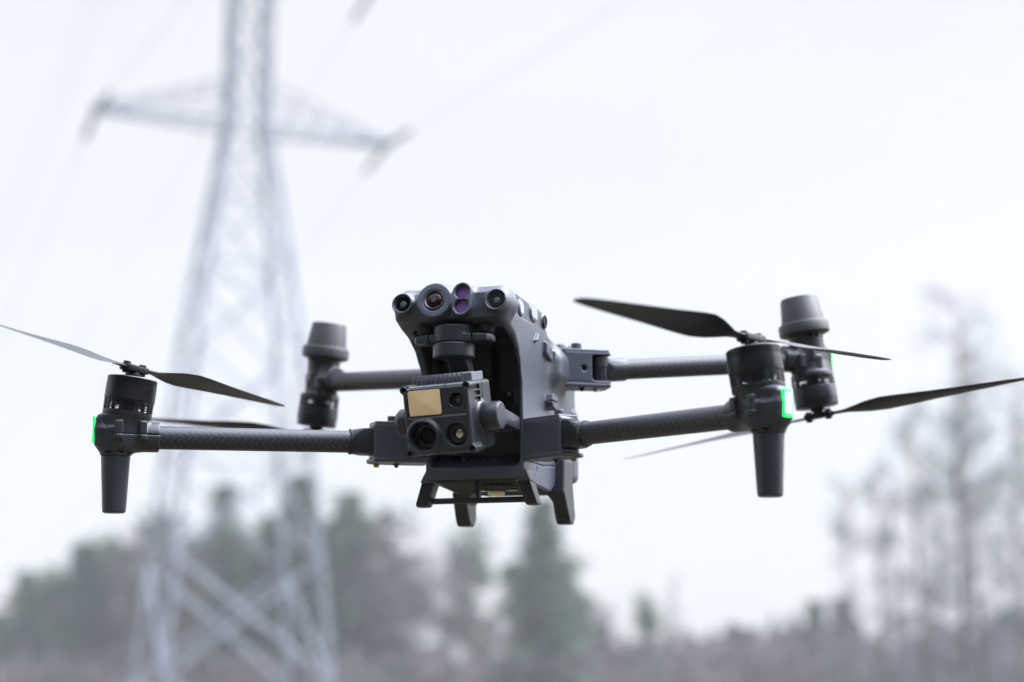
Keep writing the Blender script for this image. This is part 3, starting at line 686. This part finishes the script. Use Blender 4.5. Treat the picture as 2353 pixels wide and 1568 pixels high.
def wmat(name, c1, c2, rough=0.9, scale=1.5, vary=0.0):
    m = bpy.data.materials.new(name); m.use_nodes = True; t = m.node_tree; b = t.nodes['Principled BSDF']
    b.inputs['Roughness'].default_value = rough; b.inputs['Specular IOR Level'].default_value = 0.2
    c = t.nodes.new('ShaderNodeTexCoord'); n = t.nodes.new('ShaderNodeTexNoise'); n.inputs['Scale'].default_value = scale; n.inputs['Detail'].default_value = 4
    t.links.new(c.outputs['Object'], n.inputs[0])
    r = t.nodes.new('ShaderNodeValToRGB'); r.color_ramp.elements[0].position = 0.35; r.color_ramp.elements[1].position = 0.65
    r.color_ramp.elements[0].color = (*c1, 1); r.color_ramp.elements[1].color = (*c2, 1)
    t.links.new(n.outputs[0], r.inputs[0]); t.links.new(r.outputs[0], b.inputs['Base Color'])
    return m
GM = wmat('dry_grass', (0.045, 0.042, 0.028), (0.085, 0.075, 0.05), scale=0.4)
NE = wmat('conifer_needles', (0.020, 0.050, 0.026), (0.05, 0.088, 0.042), scale=0.8)
NP = wmat('pine_needles', (0.026, 0.055, 0.030), (0.06, 0.094, 0.048), scale=0.8)
BK = wmat('grey_bark', (0.05, 0.047, 0.045), (0.10, 0.09, 0.085), scale=3)
PB = wmat('pine_bark', (0.16, 0.10, 0.075), (0.24, 0.16, 0.12), scale=2)
TW = wmat('bare_twigs', (0.072, 0.060, 0.066), (0.125, 0.105, 0.113), scale=1.2)
TL = wmat('larch_twigs', (0.12, 0.13, 0.14), (0.18, 0.195, 0.21), scale=1.2)
GV = wmat('galvanised_steel', (0.14, 0.16, 0.195), (0.22, 0.245, 0.285), rough=0.5, scale=2)
WR = wmat('aluminium_wire', (0.22, 0.23, 0.25), (0.28, 0.29, 0.31), rough=0.5, scale=1)
IN = wmat('insulator_glass', (0.10, 0.13, 0.15), (0.15, 0.18, 0.2), rough=0.25, scale=3)

# ground: one sheet with gentle unevenness
n = 60; V = []; F = []
for j in range(n + 1):
    for i in range(n + 1):
        x = ((i / n) * 2 - 1); y = ((j / n) * 2 - 1); x = math.copysign(abs(x) ** 2.2, x) * 1500; y = math.copysign(abs(y) ** 2.2, y) * 1500
        V.append((x, y, -0.25 + 0.22 * math.sin(x * .11 + 1) * math.cos(y * .09)))
for j in range(n):
    for i in range(n): a = j * (n + 1) + i; F.append((a, a + 1, a + n + 2, a + n + 1))
g = link('ground', V, F, GM, None, scale=1); g['kind'] = 'structure'

# --- lattice pylon
TY, TX0 = 57.0, -8.72
PR = Matrix.Translation((TX0, TY, 0)) @ Matrix.Rotation(R(22), 4, 'Z')
def member(V, F, a, b, w):
    a = Vector(a); b = Vector(b); d = (b - a)
    if d.length < 1e-6: return
    z = d.normalized(); x = z.orthogonal().normalized(); y = z.cross(x); k = len(V)
    for p in (a, b):
        for sx, sy in ((-1, -1), (1, -1), (1, 1), (-1, 1)): V.append(tuple(p + x * sx * w / 2 + y * sy * w / 2))
    for i in range(4): j = (i + 1) % 4; F.append((k + i, k + j, k + 4 + j, k + 4 + i))
    F.append((k + 3, k + 2, k + 1, k)); F.append((k + 4, k + 5, k + 6, k + 7))
def hw(z): return float(np.interp(z, [0, 3, 14, 21.1, 34], [2.85, 2.53, 1.58, 0.61, 0.58]))
pyl = bpy.data.objects.new('power_pylon', None); COL.objects.link(pyl); pyl.matrix_world = PR
pyl['label'] = 'tall lattice steel power pylon rising out of focus behind the left half of the drone'; pyl['category'] = 'pylon'
def pobj(name, V, F, m, par=pyl): return link(name, V, F, m, par, smooth=False, scale=1)
for sx in (-1, 1):
    for sy in (-1, 1):
        V, F = [], []; zs = [-0.3, 3, 8.4, 13.8, 17.5, 21.1, 27.5, 34]
        for a, b in zip(zs, zs[1:]): member(V, F, (sx * hw(a), sy * hw(a), a), (sx * hw(b), sy * hw(b), b), 0.115 if b < 22 else .12)
        pobj('leg', V, F, GV)
lv = [0.2, 3.0, 6.6, 10.0, 13.2, 16.0, 18.7, 20.85, 22.7, 24.6, 26.4, 28.6, 30.1, 31.8, 34]
V, F = [], []
for a, b in zip(lv, lv[1:]):
    w = 0.085 if b < 7.5 else (.06 if b < 20 else .06)
    for q in range(4):
        c = [(-1, -1), (1, -1), (1, 1), (-1, 1)]; p0, p1 = c[q], c[(q + 1) % 4]
        member(V, F, (p0[0] * hw(a), p0[1] * hw(a), a), (p1[0] * hw(b), p1[1] * hw(b), b), w)
        member(V, F, (p1[0] * hw(a), p1[1] * hw(a), a), (p0[0] * hw(b), p0[1] * hw(b), b), w)
        if b > 9 and b != 13.2: member(V, F, (p0[0] * hw(b), p0[1] * hw(b), b), (p1[0] * hw(b), p1[1] * hw(b), b), w)
pobj('bracing', V, F, GV)
ARMZ = [(20.85, 4.85), (26.4, 4.3), (31.0, 3.6)]
tips = []
for az, al in ARMZ:
    for sx in (-1, 1):
        V, F = [], []; h0 = hw(az); tip = (sx * al, 0, az + .05)
        for sy in (-1, 1):
            member(V, F, (sx * h0, sy * h0, az), (tip[0], sy * .1, az), .09); member(V, F, (sx * h0, sy * h0, az + 1.5), (tip[0], sy * .08, az + .12), .055)
            for k in range(5):
                t0, t1 = k / 5, (k + 1) / 5
                lp = lambda t, zz: (sx * (h0 + (al - h0) * t), sy * (h0 * (1 - t) + .1 * t), az + zz * (1 - t))
                member(V, F, lp(t0, 1.5), lp(t1, 0), .03); member(V, F, lp(t1, 0), lp(t1, 1.5), .03)
        for k in range(5):
            t0, t1 = k / 5, (k + 1) / 5; a = sx * (h0 + (al - h0) * t0); b = sx * (h0 + (al - h0) * t1)
            member(V, F, (a, h0 * (1 - t0), az), (b, -h0 * (1 - t1), az), .035)
        member(V, F, (tip[0] - sx * .25, 0, az), (tip[0] + sx * .15, 0, az + .1), .22)
        pobj('crossarm', V, F, GV)
        tips.append((sx, az, PR @ Vector(tip)))
# insulator strings and conductors
LD = Vector((-math.sin(R(22)), math.cos(R(22)), 0))
ends = []
hn = {20.85: 'lower', 26.4: 'middle', 31.0: 'upper'}
for sx, az, tp in tips:
    for dr in (1, -1):
        d = (LD * dr + Vector((0, 0, -.12))).normalized(); V, F = [], []
        Lg = 2.6
        prof = [(.04, 0)]
        for k in range(14):
            z = .25 + k * .15; prof += [(.04, z), (.10, z + .02), (.10, z + .05), (.04, z + .09)]
        prof += [(.04, Lg)]
        V, F = lathe(prof, 10)
        o = link('insulator_string', [tuple(v) for v in V], F, IN, pyl, scale=1, xf=PR.inverted() @ axisframe(tp, d), smooth=False)
        e = tp + d * Lg
        # conductor with sag
        V, F = [], []; far = tp + LD * dr * 220; far.z = tp.z - 1.0; pts = []
        ns = 44
        for k in range(ns + 1):
            t = (k / ns) ** 1.3; p = e.lerp(far, t); p.z -= 4 * 6.0 * t * (1 - t); pts.append(p)
        for a, b in zip(pts, pts[1:]): member(V, F, a, b, .017)
        c0 = link('conductor', V, F, WR, None, scale=1, smooth=False)
        c0['label'] = 'thin power line running %s from the %s tip of the %s pylon crossarm' % ('away' if dr > 0 else 'forward overhead', 'left' if sx < 0 else 'right', hn[az])
        c0['category'] = 'power line'; c0['group'] = 'power lines strung on the pylon'

# --- trees
def leafcloud(rg, pts, size, flat=0.0):
    n = len(pts); pts = np.array(pts)
    a = rg.normal(size=(n, 3)); a /= np.linalg.norm(a, axis=1)[:, None]
    b = rg.normal(size=(n, 3)); b = np.cross(a, b); b /= np.linalg.norm(b, axis=1)[:, None]
    s = size * rg.uniform(.6, 1.4, (n, 1)); 
    V = np.stack([pts - a * s - b * s * .45, pts + a * s - b * s * .45, pts + a * s + b * s * .45, pts - a * s + b * s * .45], 1).reshape(-1, 3)
    return V, np.arange(4 * n).reshape(-1, 4)
def mdata(name, V, F, m):
    o = link(name, V, F, m, None, scale=1, smooth=False); me = o.data; bpy.data.objects.remove(o); return me
def limbs(segs):
    V, F = [], []
    for a, b, r0, r1 in segs:
        a = Vector(a); b = Vector(b); z = (b - a)
        if z.length < 1e-5: continue
        z.normalize(); x = z.orthogonal().normalized(); y = z.cross(x); k = len(V); n_ = 5
        for p, r in ((a, r0), (b, r1)):
            for i in range(n_): an = 2 * math.pi * i / n_; V.append(tuple(p + x * r * math.cos(an) + y * r * math.sin(an)))
        for i in range(n_): j = (i + 1) % n_; F.append((k + i, k + j, k + n_ + j, k + n_ + i))
    return V, F
def spruce(seed):       # unit: 12 m tall
    rg = np.random.default_rng(seed); P = []; S = []
    H = 12.0; S.append(((0, 0, -.3), (0, 0, H * .97), .16, .02))
    z = 1.6
    while z < H - .2:
        rad = 2.0 * ((H - z) / H) ** .85 * rg.uniform(.75, 1.15) + .1
        for k in range(rg.integers(6, 9)):
            a = rg.uniform(0, 6.28); r_ = rad * rg.uniform(.6, 1.15)
            tip = (r_ * math.cos(a), r_ * math.sin(a), z - r_ * .28 + rg.uniform(-.1, .1)); S.append(((0, 0, z), tip, .03, .01))
            m = int(14 + r_ * 20); t = rg.uniform(.12, 1.05, m)
            for q in t: P.append((tip[0] * q + rg.normal() * .16, tip[1] * q + rg.normal() * .16, z + (tip[2] - z) * q - abs(rg.normal()) * .14))
        z += rg.uniform(.28, .42)
    return mdata('crown', *leafcloud(rg, P, .125), NE), mdata('trunk', *limbs(S), BK)
def pine(seed):
    rg = np.random.default_rng(seed); P = []; S = []
    H = 12.0; lean = rg.uniform(-.3, .3); S.append(((0, 0, -.3), (lean * .5, 0, H * .55), .19, .13)); S.append(((lean * .5, 0, H * .55), (lean, 0, H * .96), .13, .03))
    for k in range(26):
        z = rg.uniform(4.2, H - .3) ; a = rg.uniform(0, 6.28); f = (H - z) / 8
        r_ = rg.uniform(.6, 2.2) * (0.3 + min(f, 1) * .75); c = (r_ * math.cos(a) + lean, r_ * math.sin(a), z + .3)
        S.append(((lean * z / H, 0, z - .3), c, .05, .015)); rr_ = rg.uniform(.45, .8)
        m = 85
        g_ = rg.normal(size=(m, 3)) * [rr_ * .7, rr_ * .7, rr_ * .42]
        for q in g_: P.append((c[0] + q[0], c[1] + q[1], c[2] + q[2]))
    return mdata('crown', *leafcloud(rg, P, .15), NP), mdata('trunk', *limbs(S), PB)
def bare(seed, dens=1.0, H=12.0, m=None):
    rg = np.random.default_rng(seed); S = []; T = []
    n_ = 9; pts = [Vector((0, 0, -.3))]
    for k in range(1, n_ + 1): pts.append(Vector((pts[-1].x + rg.normal() * .09, pts[-1].y + rg.normal() * .09, H * k / n_)))
    for k in range(n_): S.append((pts[k], pts[k + 1], .17 * (1 - k / n_) + .02, .17 * (1 - (k + 1) / n_) + .015))
    for k in range(int(62 * dens)):
        z = rg.uniform(.22, .98) * H; i = min(int(z / H * n_), n_ - 1); p = pts[i].lerp(pts[i + 1], z / H * n_ - i)
        a = rg.uniform(0, 6.28); L = (0.7 + 1.9 * (1 - z / H)) * rg.uniform(.6, 1.1); up = rg.uniform(.1, .8)
        q = p + Vector((math.cos(a) * L, math.sin(a) * L, up * L)); S.append((p, q, .035, .012))
        for j in range(int(9 * L) + 3):
            t = rg.uniform(.2, 1); s0 = p.lerp(q, t); v = Vector(rg.normal(size=3)) * .38 + Vector((math.cos(a), math.sin(a), .3)) * .22
            s1 = s0 + v; T.append((s0, s1, .012, .007))
            for w in range(3): T.append((s0.lerp(s1, rg.uniform(.3, 1)), s1 + Vector(rg.normal(size=3)) * .22, .009, .006))
    return mdata('twigs', *limbs(T), m or TW), mdata('trunk', *limbs(S), BK)
SP = [spruce(i) for i in (1, 2, 3)]; PI_ = [pine(i) for i in (4, 5, 6)]; BA = [bare(i) for i in (7, 8, 9)]; LA = [bare(i, .62, 14.0, TL) for i in (11, 12, 13)]
def tree(kind, px, py, dist, wide, label, cat, name, group):
    crown, trunk = kind; H = 14.0 if kind in LA else 12.0
    x, y, z = top_at(px, py, dist); h = z + .3
    r = bpy.data.objects.new(name, None); COL.objects.link(r); r.location = (x, y, -.1); s = h / H
    r.scale = (s * wide, s * wide, s); r.rotation_euler = (0, 0, rnd.uniform(0, 6.28))
    r['label'] = label; r['category'] = cat; r['group'] = group
    for nm, me in ((('crown' if kind not in BA and kind not in LA else 'twigs'), crown), ('trunk', trunk)):
        o = bpy.data.objects.new(nm, me); COL.objects.link(o); o.parent = r
    return r
# (kind, px, py, distance, width factor, label)
S_, P_, B_, L_ = 's', 'p', 'b', 'l'
TR = [
 (S_, 0, 1440, 92, 1.3, 'blurred dark spruce cut off by the left edge of the photo'),
 (S_, 62, 1342, 90, 1.2, 'blurred spruce whose pointed top stands first from the left edge'),
 (P_, 135, 1330, 94, 1.0, 'blurred round-topped pine between the two leftmost spruces'),
 (S_, 200, 1268, 90, 1.3, 'blurred bushy spruce left below the left front landing leg'),
 (P_, 262, 1262, 93, 1.0, 'blurred pine directly under the left front landing leg'),
 (B_, 312, 1240, 88, 1.2, 'grey leafless birch left of the pylon base'),
 (P_, 345, 1185, 92, 1.0, 'tall blurred pine behind the left legs of the pylon'),
 (B_, 400, 1260, 86, 1.2, 'leafless birch inside the left side of the pylon base'),
 (S_, 448, 1260, 93, 1.1, 'short spruce seen through the left half of the pylon base'),
 (S_, 517, 1142, 90, 0.95, 'narrow spruce spire in the middle of the pylon base'),
 (P_, 580, 1240, 95, 1.0, 'low pine just right of the narrow spire inside the pylon base'),
 (S_, 640, 1200, 91, 1.2, 'spruce behind the right legs of the pylon, left of the tallest one'),
 (S_, 692, 1118, 90, 1.15, 'tallest dark spruce of the left wood, at the right legs of the pylon'),
 (P_, 745, 1215, 93, 1.0, 'pine wedged between the tallest spruce and the spruce to its right'),
 (S_, 802, 1158, 89, 1.2, 'dark green spruce just right of the pylon'),
 (P_, 858, 1185, 92, 1.0, 'broad pine left below the drone body'),
 (B_, 905, 1205, 88, 1.3, 'purplish leafless birch at the right end of the left wood'),
 (B_, 965, 1270, 90, 1.3, 'pale leafless birch in the gap left below the drone body'),
 (B_, 1015, 1290, 88, 1.2, 'leafless birch under the front skid of the drone'),
 (P_, 1078, 1240, 96, 0.7, 'thin pine right below the left rear leg of the drone'),
 (B_, 1125, 1430, 90, 1.2, 'low leafless birch left of the big lone spruce'),
 (P_, 1190, 1310, 86, 0.8, 'pine pressed against the left flank of the big lone spruce below the drone'),
 (S_, 1246, 1165, 84, 1.15, 'big lone dark spruce rising right below the drone body'),
 (P_, 1308, 1300, 87, 0.8, 'smaller pine leaning on the right side of the big lone spruce'),
 (B_, 1385, 1400, 90, 1.3, 'leafless birch just right of the big lone spruce'),
 (P_, 1478, 1395, 92, 0.6, 'small dark pine top standing alone in the bright gap'),
 (B_, 1545, 1478, 95, 1.6, 'first low leafless birch right of the bright gap'),
 (B_, 1625, 1488, 93, 1.6, 'second low leafless birch right of the bright gap'),
 (S_, 1690, 1470, 96, 1.2, 'low spruce in the middle of the right treeline'),
 (B_, 1745, 1485, 92, 1.6, 'third low leafless birch right of the bright gap'),
 (B_, 1810, 1450, 94, 1.4, 'leafless birch left of the twin spruce tops on the right'),
 (S_, 1872, 1412, 92, 1.2, 'left one of the twin spruce tops on the right'),
 (S_, 1938, 1398, 95, 1.1, 'right one of the twin spruce tops on the right'),
 (B_, 2010, 1500, 90, 1.5, 'low leafless birch left of the tall thin larches'),
 (B_, 2085, 1420, 92, 1.5, 'brown leafless birch at the foot of the tall larches'),
 (B_, 2290, 1440, 90, 1.5, 'purple brown leafless birch right of the tall larch trunk'),
 (P_, 2330, 1415, 92, 1.0, 'pine in the lower right corner of the photo'),
 (L_, 2195, 695, 50, 0.95, 'tallest bare larch on the right with a dark straight trunk'),
 (L_, 2100, 900, 55, 0.8, 'bare larch immediately left of the tallest one'),
 (L_, 2235, 1010, 47, 0.8, 'bare larch with its trunk close on the right of the tallest one'),
 (L_, 2325, 870, 54, 0.8, 'bare larch at the right edge of the photo'),
 (L_, 2015, 1040, 58, 0.75, 'second bare larch left of the tallest one'),
 (L_, 1940, 1130, 62, 0.7, 'leftmost and smallest of the bare larches on the right'),
 (L_, 1545, 1330, 90, 0.5, 'very thin far bare larch in the bright gap below the right arms'),
]
cnt = {}
for i, (k, px, py, dist, wd, lab) in enumerate(TR):
    pool = {'s': SP, 'p': PI_, 'b': BA, 'l': LA}[k]; nm = {'s': 'spruce_tree', 'p': 'pine_tree', 'b': 'birch_tree', 'l': 'larch_tree'}[k]
    cnt[k] = cnt.get(k, 0) + 1
    if k == 's': wd, py = wd * 1.35, py - 30
    if k == 'p': wd, py = wd * 1.15, py - 14
    tree(pool[cnt[k] % len(pool)], px, py, dist, wd, lab, 'tree', nm, 'trees behind the drone')
# far forest mass and undergrowth along the edge
def mass(name, n, fx, hf, y0, y1, size, m, label):
    rg = np.random.default_rng(5); P = []
    for k in range(n):
        px = rg.uniform(*fx); d = rg.uniform(y0, y1); x, y, z = top_at(px, hf(px), d); P.append((x, y, z * rg.uniform(0, 1) ** .8))
    V, F = leafcloud(rg, P, size)
    o = link(name, V, F, m, None, scale=1, smooth=False); o['kind'] = 'stuff'; o['label'] = label; o['category'] = 'vegetation'
hA = lambda px: float(np.interp(px, [-400, 0, 60, 200, 340, 450, 700, 850, 960, 1100, 1140, 1240, 1330, 1400, 1460, 1540, 1700, 1860, 1950, 2050, 2150, 2300, 2400, 2700], [1480, 1470, 1400, 1350, 1280, 1330, 1250, 1340, 1480, 1500, 1520, 1400, 1420, 1480, 1540, 1500, 1490, 1450, 1450, 1530, 1470, 1500, 1450, 1450])) 
mass('far_wood', 20000, (-400, 1330), lambda p: hA(p) + 45 + 22 * math.sin(p * .11) + 14 * math.sin(p * .047), 98, 120, .22, NP, 'far blurred wood behind the separate trees on the left')
mass('undergrowth', 26000, (-400, 2750), lambda p: (1505 if p < 1330 else float(np.interp(p, [1330, 1500, 1950, 2050, 2150, 2353], [1500, 1480, 1440, 1500, 1430, 1430]))) + 14 * math.sin(p * .09), 80, 95, .13, TW, 'purplish brown leafless undergrowth along the bottom edge')
mass('far_thicket', 34000, (1330, 2750), lambda p: hA(p) - 18 + 26 * math.sin(p * .13) + 12 * math.sin(p * .31), 98, 118, .22, TW, 'far blurred leafless thicket behind the trees on the right')

V, F = [], []  # unseen leaf mass added behind the camera to hold back light from there
rg = np.random.default_rng(9); P = []
for k in range(16000):
    a = rg.uniform(math.pi * 1.0, math.pi * 2.0); d = rg.uniform(18, 26); P.append((d * math.cos(a), d * math.sin(a) - 2, 15 * rg.uniform(0, 1) ** .8 * (1 + .2 * math.sin(a * 23))))
V, F = leafcloud(rg, P, .5)
o = link('added_shade_wood', V, F, NP, None, scale=1, smooth=False); o['kind'] = 'stuff'; o['label'] = 'unseen wood added behind the camera to dim the light on the drone front'; o['category'] = 'vegetation'

# haze
hz = link('haze', *boxm((0, 60, 23.5), (230, 130, 25.5), 0), bpy.data.materials.new('haze_air'), None, scale=1, smooth=False)
hz['kind'] = 'stuff'; hz['label'] = 'thin pale winter haze in the air between the drone and the wood'; hz['category'] = 'haze'
m = hz.data.materials[0]; m.use_nodes = True; t = m.node_tree; t.nodes.remove(t.nodes['Principled BSDF'])
pv = t.nodes.new('ShaderNodeVolumePrincipled'); pv.inputs['Color'].default_value = (.95, .96, .98, 1); pv.inputs['Density'].default_value = 0.0012
t.links.new(pv.outputs[0], t.nodes['Material Output'].inputs['Volume'])
bpy.context.view_layer.update()
